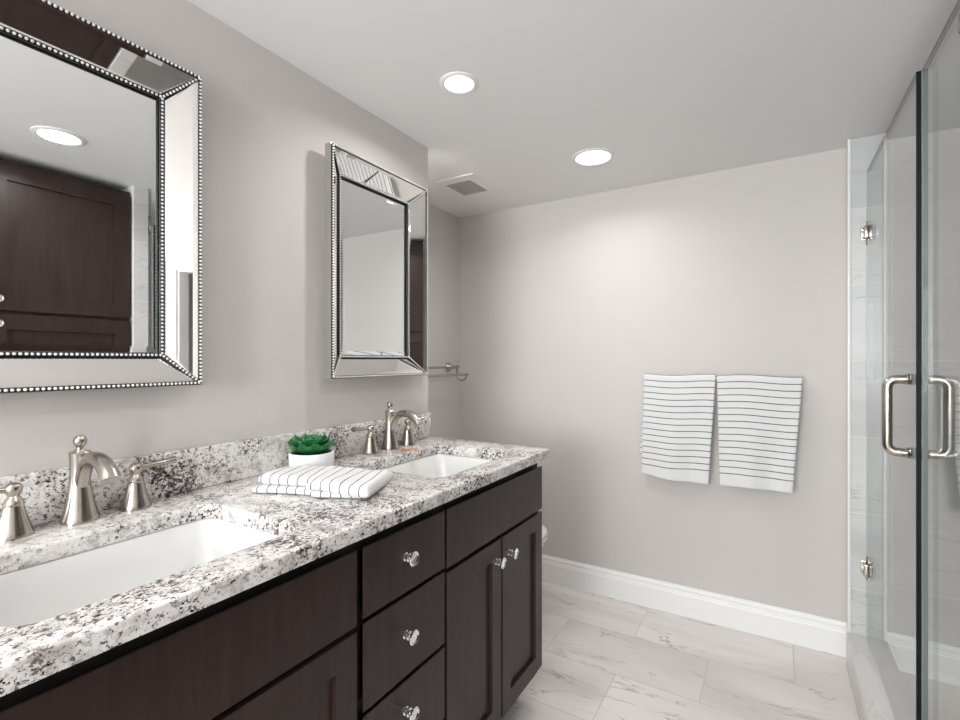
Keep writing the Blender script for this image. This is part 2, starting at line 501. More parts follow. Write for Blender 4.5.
def slab_front(bm, x0, y0, y1, z0, z1, t=0.02, back=0.016):
    """flat drawer front whose edges are cut back towards the cabinet"""
    def rc(d, x): return [bm.verts.new((x, y, z)) for y, z in ((y0 + d, z0 + d), (y1 - d, z0 + d), (y1 - d, z1 - d), (y0 + d, z1 - d))]
    loft(bm, [rc(back, x0), rc(0.0, x0 + t - 0.0035), rc(0.0, x0 + t - 0.0012), rc(0.0012, x0 + t)], True)

def knob(bm, p, axis=(1, 0, 0), s=1.0):
    pr = [(0.0095, 0), (0.0095, 0.003), (0.006, 0.005), (0.0058, 0.007), (0.0098, 0.009), (0.0098, 0.013), (0.006, 0.0155), (0.006, 0.019),
          (0.0145, 0.0225), (0.0165, 0.025), (0.0165, 0.0275), (0.0148, 0.0292), (0.0125, 0.0286), (0.0105, 0.0268), (0.0, 0.0262)]
    lathe(bm, [(r * s, h * s) for r, h in pr], p, axis, 24)

# ------------------------------------------------------------------ bathroom vanity
VY0, VY1 = 0.085, 1.612
van = thing('bathroom_vanity', (0.27, (VY0 + VY1) / 2, 0), 'long espresso wood vanity cabinet under the speckled granite counter', 'vanity')
XF = 0.51
bm = B()
box(bm, (0.003, VY0, 0.11), (XF, VY0 + 0.018, 0.888)); box(bm, (0.003, VY1 - 0.018, 0.11), (XF, VY1, 0.888), 0.0015, 1)
box(bm, (0.003, VY0 + 0.018, 0.11), (XF - 0.02, VY1 - 0.018, 0.128))
box(bm, (0.003, VY0 + 0.018, 0.128), (0.012, VY1 - 0.018, 0.80))
for y in (0.713, 1.0115):
    box(bm, (0.012, y - 0.009, 0.128), (XF - 0.02, y + 0.009, 0.70))
# face frame
for y0, y1 in ((VY0 + 0.018, VY0 + 0.04), (0.695, 0.731), (0.995, 1.028), (VY1 - 0.04, VY1 - 0.018)):
    box(bm, (XF - 0.02, y0, 0.11), (XF, y1, 0.888))
for z0, z1 in ((0.11, 0.155), (0.69, 0.72), (0.845, 0.888)):
    box(bm, (XF - 0.02, VY0 + 0.04, z0), (XF - 0.0005, VY1 - 0.04, z1))
for z in (0.5185, 0.33):
    box(bm, (XF - 0.02, 0.731, z - 0.02), (XF - 0.0005, 0.995, z + 0.02))
obj('carcass', bm, M['dark'], van, smooth=False)
bm = B(); box(bm, (0.02, VY0 + 0.02, 0.0), (XF - 0.075, VY1 - 0.02, 0.11))
obj('toe_kick', bm, M['dark'], van, smooth=False)
bm = B(); box(bm, (0.003, VY1, 0.11), (XF, VY1 + 0.003, 0.888)); obj('side_panel', bm, M['wood'], van, smooth=False)
LY = (0.105, 0.704); MY = (0.722, 1.007); RY = (1.016, 1.610)
for y0, y1 in (LY, RY):
    bm = B(); slab_front(bm, XF, y0, y1, 0.708, 0.860); obj('false_drawer_front', bm, M['wood'], van)
    ymid = (y0 + y1) / 2 - 0.004
    for a, b_, ky in ((y0, ymid - 0.004, ymid - 0.040), (ymid + 0.004, y1, ymid + 0.042)):
        bm = B(); shaker(bm, XF, a, b_, 0.143, 0.696); d = obj('door', bm, M['wood'], van, smooth=False)
        bm = B(); knob(bm, (XF + 0.02, ky, 0.638)); obj('knob', bm, M['chrome'], d)
for z0, z1 in ((0.714, 0.860), (0.524, 0.704), (0.336, 0.514), (0.143, 0.326)):
    bm = B(); slab_front(bm, XF, MY[0], MY[1], z0, z1); d = obj('drawer', bm, M['wood'], van)
    zk = {0.714: 0.797, 0.524: 0.622, 0.336: 0.45}.get(z0, 0.255)
    bm = B(); knob(bm, (XF + 0.02, 0.851, zk)); obj('knob', bm, M['chrome'], d)

# ------------------------------------------------------------------ countertop with two cut-outs, backsplash
SX0, SX1 = 0.158, 0.470
SINKS = ((0.205, 0.622), (1.070, 1.488))
bm = B()
def ring(pts, z): return [bm.verts.new((x, y, z)) for x, y in pts]
outer = rrect(0.001, 0.552, 0.06, 1.636, 0.012, 4)
outer = rrect(0.001, 0.552, 0.06, 1.636, 0.012, 4)
loops = [outer] + [rrect(SX0, SX1, a, b_, 0.035, 8) for a, b_ in SINKS]
topv = [ring(lp, CT) for lp in loops]; botv = [ring(lp, CT - 0.031) for lp in loops]
for tv, bv in zip(topv, botv):
    n = len(tv)
    for i in range(n):
        j = (i + 1) % n
        bm.faces.new((tv[i], tv[j], bv[j], bv[i]))
for vv in (topv, botv):
    es = []
    for lp in vv:
        for i in range(len(lp)):
            es.append(bm.edges.get((lp[i], lp[(i + 1) % len(lp)])))
    bmesh.ops.triangle_fill(bm, use_beauty=True, use_dissolve=False, edges=es)
bmesh.ops.recalc_face_normals(bm, faces=bm.faces[:])
es = [bm.edges.get((lp[i], lp[(i + 1) % len(lp)])) for lp in topv for i in range(len(lp))]
bmesh.ops.bevel(bm, geom=[e for e in es if e], offset=0.005, segments=3, profile=0.5, affect='EDGES')
ctop = obj('countertop', bm, M['granite'], angle=50)
tag(ctop, 'speckled white and burgundy granite countertop with two sink cut-outs', 'countertop')
bm = B(); box(bm, (0.001, 0.06, CT), (0.021, 1.628, 1.022), 0.003)
tag(obj('backsplash', bm, M['granite']), 'low granite backsplash strip along the wall behind the taps', 'backsplash')

# ------------------------------------------------------------------ undermount sinks
def make_sink(y0, y1, label):
    yc = (y0 + y1) / 2; xc = (SX0 + SX1) / 2
    t = thing('undermount_sink', (xc, yc, 0.74), label, 'sink', 'undermount sinks')
    bm = B()
    def rr(gx, z, r):
        return [bm.verts.new((x, y, z)) for x, y in rrect(SX0 - gx, SX1 + gx, y0 - gx, y1 + gx, r, 8)]
    zt = CT - 0.0315
    rings = [rr(0.022, zt - 0.012, 0.05), rr(0.022, zt, 0.05), rr(0.004, zt, 0.038), rr(0.001, zt - 0.004, 0.036), rr(-0.006, zt - 0.05, 0.045), rr(-0.012, zt - 0.095, 0.055),
             rr(-0.022, zt - 0.118, 0.06), rr(-0.042, zt - 0.130, 0.06), rr(-0.075, zt - 0.135, 0.05), rr(-0.12, zt - 0.137, 0.03)]
    loft(bm, rings, False)
    bm.faces.new(rings[-1])
    # underside
    def rr2(gx, z, r): return rr(gx, z, r)
    under = [rings[0], rr(0.012, zt - 0.02, 0.05), rr(0.004, zt - 0.10, 0.06), rr(-0.03, zt - 0.145, 0.06), rr(-0.12, zt - 0.15, 0.03)]
    loft(bm, under, False); bm.faces.new(under[-1])
    obj('basin', bm, M['porcelain'], t, angle=60)
    bm = B(); lathe(bm, [(0, 0.004), (0.012, 0.0045), (0.014, 0.003), (0.018, 0.002), (0.022, 0.0045), (0.029, 0.003), (0.031, 0.0), (0.0, -0.012)], (xc - 0.02, yc, zt - 0.1365))
    obj('drain', bm, M['nickel'], t)
make_sink(*SINKS[0], 'white rectangular undermount sink nearest the viewer, below the large mirror')
make_sink(*SINKS[1], 'white rectangular undermount sink at the far end, below the small mirror')

# ------------------------------------------------------------------ widespread taps
def make_tap(yc, label):
    t = thing('faucet_set', (0.06, yc, CT), label, 'faucet', 'brushed nickel tap sets')
    x = 0.060; y = yc
    bm = B()
    lathe(bm, [(0.0, 0.0), (0.0320, 0.0), (0.0325, 0.004), (0.0310, 0.009), (0.0270, 0.022), (0.0225, 0.042), (0.0190, 0.064), (0.0168, 0.088), (0.0163, 0.102), (0.0166, 0.118), (0.0178, 0.132), (0.0182, 0.1365), (0.0165, 0.1385), (0.0, 0.1385)], (x, y, CT), n=40)
    obj('body', bm, M['nickel'], t)
    bm = B()
    pts = smooth_pts([(x + 0.004, y, CT + 0.052), (x + 0.011, y, CT + 0.080), (x + 0.026, y, CT + 0.111), (x + 0.048, y, CT + 0.1285), (x + 0.078, y, CT + 0.1310), (x + 0.104, y, CT + 0.1235), (x + 0.123, y, CT + 0.1105), (x + 0.133, y, CT + 0.0985)], 6)
    n = len(pts)
    rad = [0.0115 + 0.0025 * math.sin(PI * min(1, i / n)) + 0.0055 * (max(0, (i / n - 0.45)) / 0.55) ** 1.3 for i in range(n)]
    tube(bm, pts, rad, 20, flat=[(1.0, 0.86)] * n)
    obj('spout', bm, M['nickel'], t)
    bm = B()
    lathe(bm, [(0.0, 0.1380), (0.0095, 0.1385), (0.0085, 0.1415), (0.0060, 0.1435), (0.0055, 0.146), (0.0078, 0.1485), (0.0105, 0.1535), (0.0115, 0.159), (0.0105, 0.1645), (0.0070, 0.1690), (0.0, 0.1705)], (x, y, CT), n=28)
    obj('finial', bm, M['nickel'], t)
    for s in (-1, 1):
        hy = y + s * 0.099
        bm = B()
        lathe(bm, [(0.0, 0.0), (0.0285, 0.0), (0.0290, 0.004), (0.0270, 0.010), (0.0225, 0.024), (0.0180, 0.040), (0.0150, 0.054), (0.0143, 0.0585), (0.0150, 0.0600), (0.0140, 0.063), (0.0110, 0.069), (0.0085, 0.0735), (0.0090, 0.0755), (0.0122, 0.080), (0.0130, 0.086), (0.0118, 0.0925), (0.0080, 0.0965), (0.0, 0.0985)], (x, hy, CT), n=36)
        h = obj('handle', bm, M['nickel'], t)
        bm = B()
        lp = [(x, hy + s * 0.006, CT + 0.0865), (x, hy + s * 0.022, CT + 0.0870), (x, hy + s * 0.045, CT + 0.0885), (x, hy + s * 0.066, CT + 0.0905), (x, hy + s * 0.078, CT + 0.0915)]
        tube(bm, lp, [0.0058, 0.0055, 0.0068, 0.0090, 0.0112], 16, flat=[(1, 1), (1, 0.95), (1, 0.9), (1.1, 0.8), (1.25, 0.72)])
        obj('lever', bm, M['nickel'], h)
    return t
make_tap(0.417, 'brushed nickel tap with two lever handles below the large beaded mirror')
make_tap(1.331, 'brushed nickel tap with two lever handles below the small mirror, by a rusty stain')

# ------------------------------------------------------------------ bead-trimmed mirrors
def make_mirror(y0, y1, z0, z1, label):
    t = thing('wall_mirror', (0, (y0 + y1) / 2, z0), label, 'mirror', 'bead trimmed mirrors over the vanity')
    XO, XI, W = 0.060, 0.015, 0.0725
    yi0, yi1, zi0, zi1 = y0 + W, y1 - W, z0 + W, z1 - W
    # backing box (silver sides)
    bm = B()
    o_ = [(y0, z0), (y1, z0), (y1, z1), (y0, z1)]; lip = 0.007
    l_ = [(y0 + lip, z0 + lip), (y1 - lip, z0 + lip), (y1 - lip, z1 - lip), (y0 + lip, z1 - lip)]
    i_ = [(yi0, zi0), (yi1, zi0), (yi1, zi1), (yi0, zi1)]
    def rg(pts, x): return [bm.verts.new((x, a, b_)) for a, b_ in pts]
    b_in = [(y0 + 0.05, z0 + 0.05), (y1 - 0.05, z0 + 0.05), (y1 - 0.05, z1 - 0.05), (y0 + 0.05, z1 - 0.05)]
    rings = [rg(b_in, 0.001), rg(b_in, 0.006), rg([(y0, z0), (y1, z0), (y1, z1), (y0, z1)], 0.034), rg(o_, XO - 0.004), rg(o_, XO), rg(l_, XO), rg(l_, XO - 0.004), rg(i_, XI - 0.005)]
    loft(bm, rings, True)
    obj('frame', bm, M['silver'], t, smooth=False)
    # four sloping mirrored strips
    g0 = 0.009
    oo = [(y0 + g0, z0 + g0), (y1 - g0, z0 + g0), (y1 - g0, z1 - g0), (y0 + g0, z1 - g0)]
    ii = [(yi0 - 0.003, zi0 - 0.003), (yi1 + 0.003, zi0 - 0.003), (yi1 + 0.003, zi1 + 0.003), (yi0 - 0.003, zi1 + 0.003)]
    for k in range(4):
        j = (k + 1) % 4
        bm = B()
        # each strip is a bevelled pane: thin slab with ground borders
        A = Vector((XO - 0.002, *oo[k])); Bv = Vector((XO - 0.002, *oo[j])); Cv = Vector((XI + 0.002, *ii[j])); D = Vector((XI + 0.002, *ii[k]))
        nrm = (Bv - A).cross(D - A).normalized()
        if nrm.x < 0: nrm = -nrm
        cen = (A + Bv + Cv + D) / 4
        lng = (Bv - A).normalized()
        crs = ((D + Cv) / 2 - (A + Bv) / 2).normalized()
        def shrink(P, d):
            # move inwards along cross and long directions
            q = P.copy()
            q += crs * (d if (P - cen).dot(crs) < 0 else -d)
            q += lng * ((d if (P - cen).dot(lng) < 0 else -d) * 1.4)
            return q
        base = [bm.verts.new(p - nrm * 0.003) for p in (A, Bv, Cv, D)]
        low = [bm.verts.new(p) for p in (A, Bv, Cv, D)]
        top = [bm.verts.new(shrink(p, 0.010) + nrm * 0.0012) for p in (A, Bv, Cv, D)]
        loft(bm, [base, low, top], True)
        obj('mirrored_strip', bm, M['antique'], t, smooth=False)
    # centre mirror with a ground bevel
    bm = B()
    def rc(d, x): return [bm.verts.new((x, a, b_)) for a, b_ in ((yi0 + d, zi0 + d), (yi1 - d, zi0 + d), (yi1 - d, zi1 - d), (yi0 + d, zi1 - d))]
    loft(bm, [rc(0.001, XI - 0.005), rc(0.001, XI - 0.0015), rc(0.018, XI)], True)
    obj('mirror_glass', bm, M['mirror'], t, smooth=False)
    # dark rails under the beads
    def rail(P, Q, w):
        P = Vector(P); Q = Vector(Q)
        tube(bm, [P, Q], w, 8)
    def corners(d, x): return [(x, y0 + d, z0 + d), (x, y1 - d, z0 + d), (x, y1 - d, z1 - d), (x, y0 + d, z1 - d)]
    oc = corners(0.0055, XO + 0.0005); ic = corners(W - 0.001, XI + 0.0055)
    bm = B()
    for c in (oc, ic):
        for k in range(4): rail(c[k], c[(k + 1) % 4], 0.0046)
    for k in range(4): rail(oc[k], ic[k], 0.0046)
    obj('bead_rail', bm, M['rail'], t)
    # bead chains
    bm = B()
    def sphere(p, r, n=8):
        x, y, z = p
        rings = []
        for a in (-60, -15, 30, 65):
            ca, sa = math.cos(math.radians(a)) * r, math.sin(math.radians(a)) * r
            rings.append([bm.verts.new((x + sa, y + ca * math.cos(2 * PI * i / n), z + ca * math.sin(2 * PI * i / n))) for i in range(n)])
        rings.append([bm.verts.new((x + r, y, z))])
        for r0, r1 in zip(rings, rings[1:]):
            for i in range(n):
                j = (i + 1) % n
                if len(r1) == 1: bm.faces.new((r0[i], r0[j], r1[0]))
                else: bm.faces.new((r0[i], r0[j], r1[j], r1[i]))
    def chain(P, Q, dx, pitch=0.0087, r=0.0031):
        P = Vector(P); Q = Vector(Q); L = (Q - P).length; n = max(2, round(L / pitch))
        for i in range(n):
            p = P.lerp(Q, (i + 0.5) / n); sphere((p.x + dx, p.y, p.z), r)
    for c in (oc, ic):
        for k in range(4): chain(c[k], c[(k + 1) % 4], 0.0040)
    for k in range(4): chain(oc[k], ic[k], 0.0040)
    obj('bead_trim', bm, M['bead'], t, recalc=False)
    return t
make_mirror(0.165, 0.658, 1.180, 1.923, 'beaded silver mirror nearest the viewer, above the near sink, cut by the left image edge')
make_mirror(1.057, 1.551, 1.180, 1.920, 'beaded silver mirror farther along the wall, above the far sink')

# ------------------------------------------------------------------ recessed ceiling lights
def make_light(loc, ro, ri, label, share=1.0):
    t = thing('recessed_light', loc, label, 'ceiling light', 'recessed ceiling lights')
    bm = B()
    x, y, z = loc
    lathe(bm, [(ri, 0.0), (ro, 0.0), (ro, 0.003), (ri + 0.006, 0.007), (ri, 0.005), (ri, 0.0)], loc, (0, 0, -1), 40, False)
    obj('trim_ring', bm, M['plastic'], t)
    bm = B(); lathe(bm, [(0, 0.0035), (ri * 0.7, 0.0035), (ri, 0.0025), (ri, 0.0005), (0, 0.0005)], loc, (0, 0, -1), 40, False)
    obj('lens', bm, M['lamp'], t)
    ld = bpy.data.lights.new('downlight_beam', 'AREA'); ld.shape = 'DISK'; ld.size = ri * 1.8
    ld.energy = LAMP_POWER * share; ld.color = (1.0, 0.975, 0.945); ld.spread = math.radians(155)
    lo = bpy.data.objects.new('beam', ld); COL.objects.link(lo)
    lo.location = (0, 0, -0.0045); lo.parent = t
    return t
make_light((0.377, 1.302, HC), 0.062, 0.046, 'round glowing ceiling light closest to the small mirror')
make_light((0.565, 2.080, HC), 0.092, 0.074, 'round glowing ceiling light near the back wall above the towels', 0.84)
L3 = make_light((1.220, 0.790, HC), 0.085, 0.066, 'round ceiling light seen only as a reflection in the large mirror')
ALCOVE_FILL = make_light((-0.135, 1.710, HC), 0.052, 0.040, 'small round fill light added inside the alcove, hidden behind the wall corner', 0.4)  # lamp added out of sight to brighten the alcove wall
dup(L3, (0.45, -0.35, HC), 'round fill light added behind the viewer on the vanity side')  # unseen copy of the lamp, added as general fill
dup(L3, (0.75, -1.75, HC), 'round fill light added near the added window behind the viewer')  # another unseen lamp added to even out the room light

# ceiling vent
t = thing('ceiling_vent', (-0.090, 2.095, HC), 'small square white exhaust vent in the ceiling above the alcove', 'vent')
bm = B()
vx0, vx1, vy0, vy1 = -0.200, 0.020, 1.960, 2.230
gx0, gx1, gy0, gy1 = -0.182, -0.034, 2.018, 2.194
for lo, hi in (((vx0, vy0), (gx0, vy1)), ((gx1, vy0), (vx1, vy1)), ((gx0, vy0), (gx1, gy0)), ((gx0, gy1), (gx1, vy1))):
    box(bm, (*lo, HC - 0.006), (*hi, HC - 0.0002))
obj('cover', bm, M['plastic'], t, smooth=False)
bm = B()
for i in range(13):
    xx = gx0 + (i + 0.5) * (gx1 - gx0) / 13
    box(bm, (xx - 0.0042, gy0, HC - 0.0055), (xx + 0.0042, gy1, HC - 0.0025))
obj('grille', bm, M['grille'], t, smooth=False)
bm = B(); box(bm, (gx0, gy0, HC - 0.002), (gx1, gy1, HC - 0.0003)); obj('dark_duct_plate', bm, M['dark'], t, smooth=False)  # flat dark plate stands in for the shade inside the duct

# ------------------------------------------------------------------ towel bar and hanging towels on the back wall
YBAR, ZBAR = 2.462, 1.155
t = thing('towel_bar', (1.025, YB, ZBAR), 'brushed nickel towel bar under the two hanging striped towels', 'towel bar')
bm = B(); tube(bm, [(0.735, YBAR, ZBAR), (1.315, YBAR, ZBAR)], 0.008); obj('bar', bm, M['nickel'], t)
for xx in (0.75, 1.30):
    bm = B(); lathe(bm, [(0.014, 0.0), (0.014, 0.004), (0.012, 0.012), (0.010, 0.024), (0.009, 0.066), (0.012, 0.070), (0.012, 0.086), (0.0, 0.089)], (xx, YB, ZBAR), (0, -1, 0)); obj('post', bm, M['nickel'], t)

def hanging_towel(name, prof, label, seed, back, thick=0.009):
    """prof(z-fraction) -> (x_left, x_right, front_z_bottom at left, right)"""
    rnd = random.Random(seed)
    ph = [rnd.uniform(0, 6.28) for _ in range(6)]
    nx, nf, nb, na = 30, 44, 34, 9
    r = 0.0145
    zt = ZBAR
    rows = []
    xl0, xr0, xl1, xr1, zl, zr = prof
    for s in range(nf + na + nb):
        row = []
        for i in range(nx + 1):
            u = i / nx
            zbot = zl + (zr - zl) * u
            if s < nf:                       # front, bottom to top
                f = 1 - s / (nf - 1)         # 1 at the hem
                z = zt - (zt - zbot) * f
                xl = xl0 + (xl1 - xl0) * f; xr = xr0 + (xr1 - xr0) * f
                wv = f ** 0.7 * (0.007 * math.sin(u * 7.0 + ph[0]) + 0.004 * math.sin(u * 13 + ph[1] + f * 2))
                y = YBAR - r - 0.006 * f + wv - 0.006 * math.sin(u * PI) * f
                vv = (zt - z)
                # slight sag of the stripes
                z += 0.004 * math.sin(u * 6.0 + ph[2]) * (1 - f * 0.4)
            elif s < nf + na:
                a = PI * (s - nf + 1) / (na + 1)
                xl, xr = xl0, xr0
                y = YBAR - r * math.cos(a); z = zt + r * math.sin(a)
                vv = -(r * a)
                z += 0.004 * math.sin(u * 6.0 + ph[2])
            else:
                f = (s - nf - na) / (nb - 1)
                xl = xl0 + (back[0] - xl0) * f; xr = xr0 + (back[1] - xr0) * f
                z = zt - (zt - zbot - 0.085) * f
                y = YBAR + r + 0.004 * math.sin(u * 8 + ph[3]) * f + 0.008 * f
                vv = -(PI * r) - (zt - z)
            row.append((xl + (xr - xl) * u, y, z, u * 0.33, vv))
        rows.append(row)
    bm = B(); uvl = bm.loops.layers.uv.new('UVMap')
    V = [[bm.verts.new(p[:3]) for p in row] for row in rows]
    for a in range(len(rows) - 1):
        for i in range(nx):
            f = bm.faces.new((V[a][i], V[a][i + 1], V[a + 1][i + 1], V[a + 1][i]))
            for lp, (q, w) in zip(f.loops, ((a, i), (a, i + 1), (a + 1, i + 1), (a + 1, i))):
                lp[uvl].uv = (rows[q][w][3], rows[q][w][4])
    o = obj(name, bm, M['towel'])
    md = o.modifiers.new('thickness', 'SOLIDIFY'); md.thickness = thick; md.offset = 0.0
    md2 = o.modifiers.new('soft', 'SUBSURF'); md2.levels = 1; md2.render_levels = 1
    return tag(o, label, 'towel', 'striped towels on the towel bar')
hanging_towel('hand_towel', (0.700, 1.018, 0.687, 0.988, 0.681, 0.665), 'left one of two white towels with thin black stripes hanging on the back wall', 3, (0.671, 0.975))
hanging_towel('hand_towel', (1.022, 1.347, 1.034, 1.312, 0.672, 0.679), 'right one of two white towels with thin black stripes, beside the shower', 11, (1.05, 1.297))

# ------------------------------------------------------------------ double towel rack in the alcove
t = thing('double_towel_rack', (XA, 2.41, 1.195), 'brushed nickel double towel rack on the alcove wall beyond the small mirror', 'towel rack')
for yy in (1.80, 2.41):
    bm = B()
    lathe(bm, [(0.0, 0.0), (0.028, 0.0), (0.029, 0.004), (0.024, 0.012), (0.014, 0.026), (0.009, 0.045), (0.0085, 0.060), (0.012, 0.064), (0.012, 0.074), (0.0, 0.078)], (XA, yy, 1.197), (1, 0, 0))
    p = obj('post', bm, M['nickel'], t)
    bm = B()
    pts = smooth_pts([(-0.374, yy, 1.195), (-0.374, yy, 1.160), (-0.366, yy, 1.132), (-0.340, yy, 1.119), (-0.314, yy, 1.130), (-0.304, yy, 1.152)], 6)
    tube(bm, pts, 0.0055, 12); obj('hook_arm', bm, M['nickel'], p)
for xx, zz in ((-0.372, 1.197), (-0.304, 1.155)):
    bm = B(); tube(bm, [(xx, 1.785, zz), (xx, 2.425, zz)], 0.0068); obj('bar', bm, M['nickel'], t)

# ------------------------------------------------------------------ toilet in the alcove
TZ = -0.035
t = thing('toilet', (-0.05, 2.08, 0), 'white toilet in the alcove, barely peeking past the vanity end', 'toilet')
ty = 2.08
def oval(bm, xb, xf, hw, z, n=40, pw=0.75):
    vs = []
    xm = xb + (xf - xb) * 0.42
    for i in range(n):
        a = 2 * PI * i / n; c, s = math.cos(a), math.sin(a)
        L = (xf - xm) if c > 0 else (xm - xb)
        vs.append(bm.verts.new((xm + L * math.copysign(abs(c) ** (0.9 if c > 0 else pw), c), ty + hw * math.copysign(abs(s) ** 0.9, s), max(0.0, z + TZ))))
    return vs
bm = B()
rings = [oval(bm, -0.26, 0.12, 0.11, 0.0), oval(bm, -0.26, 0.115, 0.105, 0.03), oval(bm, -0.25, 0.11, 0.095, 0.10), oval(bm, -0.24, 0.15, 0.105, 0.20), oval(bm, -0.23, 0.23, 0.145, 0.30),
         oval(bm, -0.225, 0.30, 0.178, 0.37), oval(bm, -0.225, 0.322, 0.186, 0.405), oval(bm, -0.225, 0.325, 0.186, 0.425), oval(bm, -0.21, 0.305, 0.166, 0.428), oval(bm, -0.13, 0.27, 0.13, 0.40), oval(bm, -0.08, 0.20, 0.09, 0.30), oval(bm, -0.03, 0.12, 0.05, 0.24)]
loft(bm, rings, True)
box(bm, (-0.43, ty - 0.105, 0.25), (-0.17, ty + 0.105, 0.415), 0.02)
obj('bowl', bm, M['porcelain'], t)
bm = B(); loft(bm, [oval(bm, -0.20, 0.330, 0.188, 0.429), oval(bm, -0.205, 0.338, 0.193, 0.436), oval(bm, -0.205, 0.338, 0.193, 0.445), oval(bm, -0.2, 0.330, 0.187, 0.450)], True); obj('seat', bm, M['porcelain'], t)
bm = B(); loft(bm, [oval(bm, -0.205, 0.334, 0.190, 0.451), oval(bm, -0.208, 0.338, 0.193, 0.458), oval(bm, -0.205, 0.332, 0.188, 0.467), oval(bm, -0.19, 0.30, 0.16, 0.473)], True); obj('lid', bm, M['porcelain'], t)
bm = B(); box(bm, (-0.425, ty - 0.20, 0.415), (-0.235, ty + 0.20, 0.76), 0.025, 3); obj('tank', bm, M['porcelain'], t)
bm = B(); box(bm, (-0.432, ty - 0.212, 0.761), (-0.225, ty + 0.212, 0.795), 0.010, 3); obj('tank_lid', bm, M['porcelain'], t)
bm = B(); lathe(bm, [(0.012, 0), (0.012, 0.012), (0, 0.014)], (-0.235, ty - 0.14, 0.70), (1, 0, 0), 16); tube(bm, [(-0.225, ty - 0.14, 0.70), (-0.218, ty - 0.07, 0.692)], 0.006); obj('flush_lever', bm, M['chrome'], t)

# ------------------------------------------------------------------ shower: floor pan, glass door, fixed pane
bm = B(); box(bm, (1.634, 1.275, 0.0), (XR, YB, 0.03)); struct('floor_shower', bm, M['floor'], smooth=False)
GX, GT, GZ0, GZ1 = 1.564, 0.010, 0.146, 1.985
FX = 1.5755           # the fixed pane stands just behind the door
def pane(bm, y0, y1, z0=GZ0, z1=GZ1, x=GX): box(bm, (x - GT / 2, y0, z0), (x + GT / 2, y1, z1))
t = thing('shower_door', (GX, 2.05, 0.14), 'frameless clear glass shower door with a D shaped pull handle', 'shower door')
DY_ = 1.668
bm = B(); pane(bm, DY_, 2.440); obj('glass_pane', bm, M['glass'], t, smooth=False)
bm = B(); box(bm, (GX - GT / 2, DY_ - 0.004, GZ0), (GX + GT / 2, DY_ - 0.0005, GZ1)); box(bm, (GX - GT / 2, DY_ - 0.004, GZ1 + 0.0002), (GX + GT / 2, 2.444, GZ1 + 0.0028)); obj('polished_edge', bm, M['edge'], t, smooth=False)
bm = B(); box(bm, (GX - GT / 2 - 0.001, 2.4405, GZ0), (GX + GT / 2 + 0.001, 2.444, GZ1)); obj('hinge_side_edge', bm, M['seal'], t, smooth=False)
# handle pair
hy, hz0, hz1, hr, so = 1.716, 0.990, 1.188, 0.0120, 0.056
for s in (-1, 1):
    bm = B()
    x0 = GX + s * (GT / 2 + 0.001); xo = GX + s * so; c = 0.022
    pts = [(x0, hy, hz0)]
    for k in range(7):
        a = PI / 2 * k / 6
        pts.append((xo - s * c + s * c * math.sin(a), hy, hz0 + c - c * math.cos(a)))
    for k in range(7):
        a = PI / 2 * k / 6
        pts.append((xo - s * c + s * c * math.cos(a), hy, hz1 - c + c * math.sin(a)))
    pts.append((x0, hy, hz1))
    tube(bm, pts, hr, 18)
    h = obj('pull_handle', bm, M['nickel'], t)
    for zz in (hz0, hz1):
        bm = B(); lathe(bm, [(0.0150, 0), (0.0165, 0.002), (0.0150, 0.0045), (0.0128, 0.005), (0.0150, 0.006), (0.0160, 0.008), (0.0148, 0.0105), (0.0121, 0.0108)], (x0, hy, zz), (s, 0, 0), 24); obj('collar', bm, M['nickel'], h)
for zc in (1.742, 0.415):
    bm = B()
    box(bm, (GX - 0.017, 2.398, zc - 0.024), (GX - GT / 2, 2.434, zc + 0.024), 0.002)
    box(bm, (GX + GT / 2, 2.398, zc - 0.024), (GX + 0.017, 2.434, zc + 0.024), 0.002)
    tube(bm, [(GX, 2.442, zc - 0.047), (GX, 2.442, zc + 0.047)], 0.008, 16)
    box(bm, (GX - 0.024, 2.4425, zc - 0.026), (GX + 0.024, 2.4498, zc + 0.026), 0.002)
    for dz in (-0.018, 0.018):
        lathe(bm, [(0.006, 0), (0.006, 0.002), (0, 0.003)], (GX - 0.017, 2.414, zc + dz), (-1, 0, 0), 14)
        lathe(bm, [(0.006, 0), (0.006, 0.003), (0, 0.004)], (GX - 0.018, 2.4425, zc + dz), (0, -1, 0), 14)
    obj('hinge', bm, M['nickel'], t, angle=30)

t = thing('shower_screen', (FX, 1.49, 0.14), 'fixed clear glass shower panel at the right edge beside the door', 'shower screen')
bm = B(); pane(bm, 1.2765, 1.661, 0.1405, GZ1, FX); obj('glass_pane', bm, M['glass'], t, smooth=False)
bm = B(); box(bm, (FX - GT / 2, 1.6615, 0.1405), (FX + GT / 2, 1.667, GZ1)); obj('seal_strip', bm, M['seal'], t, smooth=False)
bm = B(); box(bm, (FX - GT / 2, 1.2765, GZ1 + 0.0002), (FX + GT / 2, 1.667, GZ1 + 0.0028)); obj('polished_edge', bm, M['edge'], t, smooth=False)
bm = B(); box(bm, (FX - 0.014, 1.276, GZ1 - 0.085), (FX + 0.014, 1.345, GZ1 - 0.045), 0.002); obj('clamp', bm, M['nickel'], t)

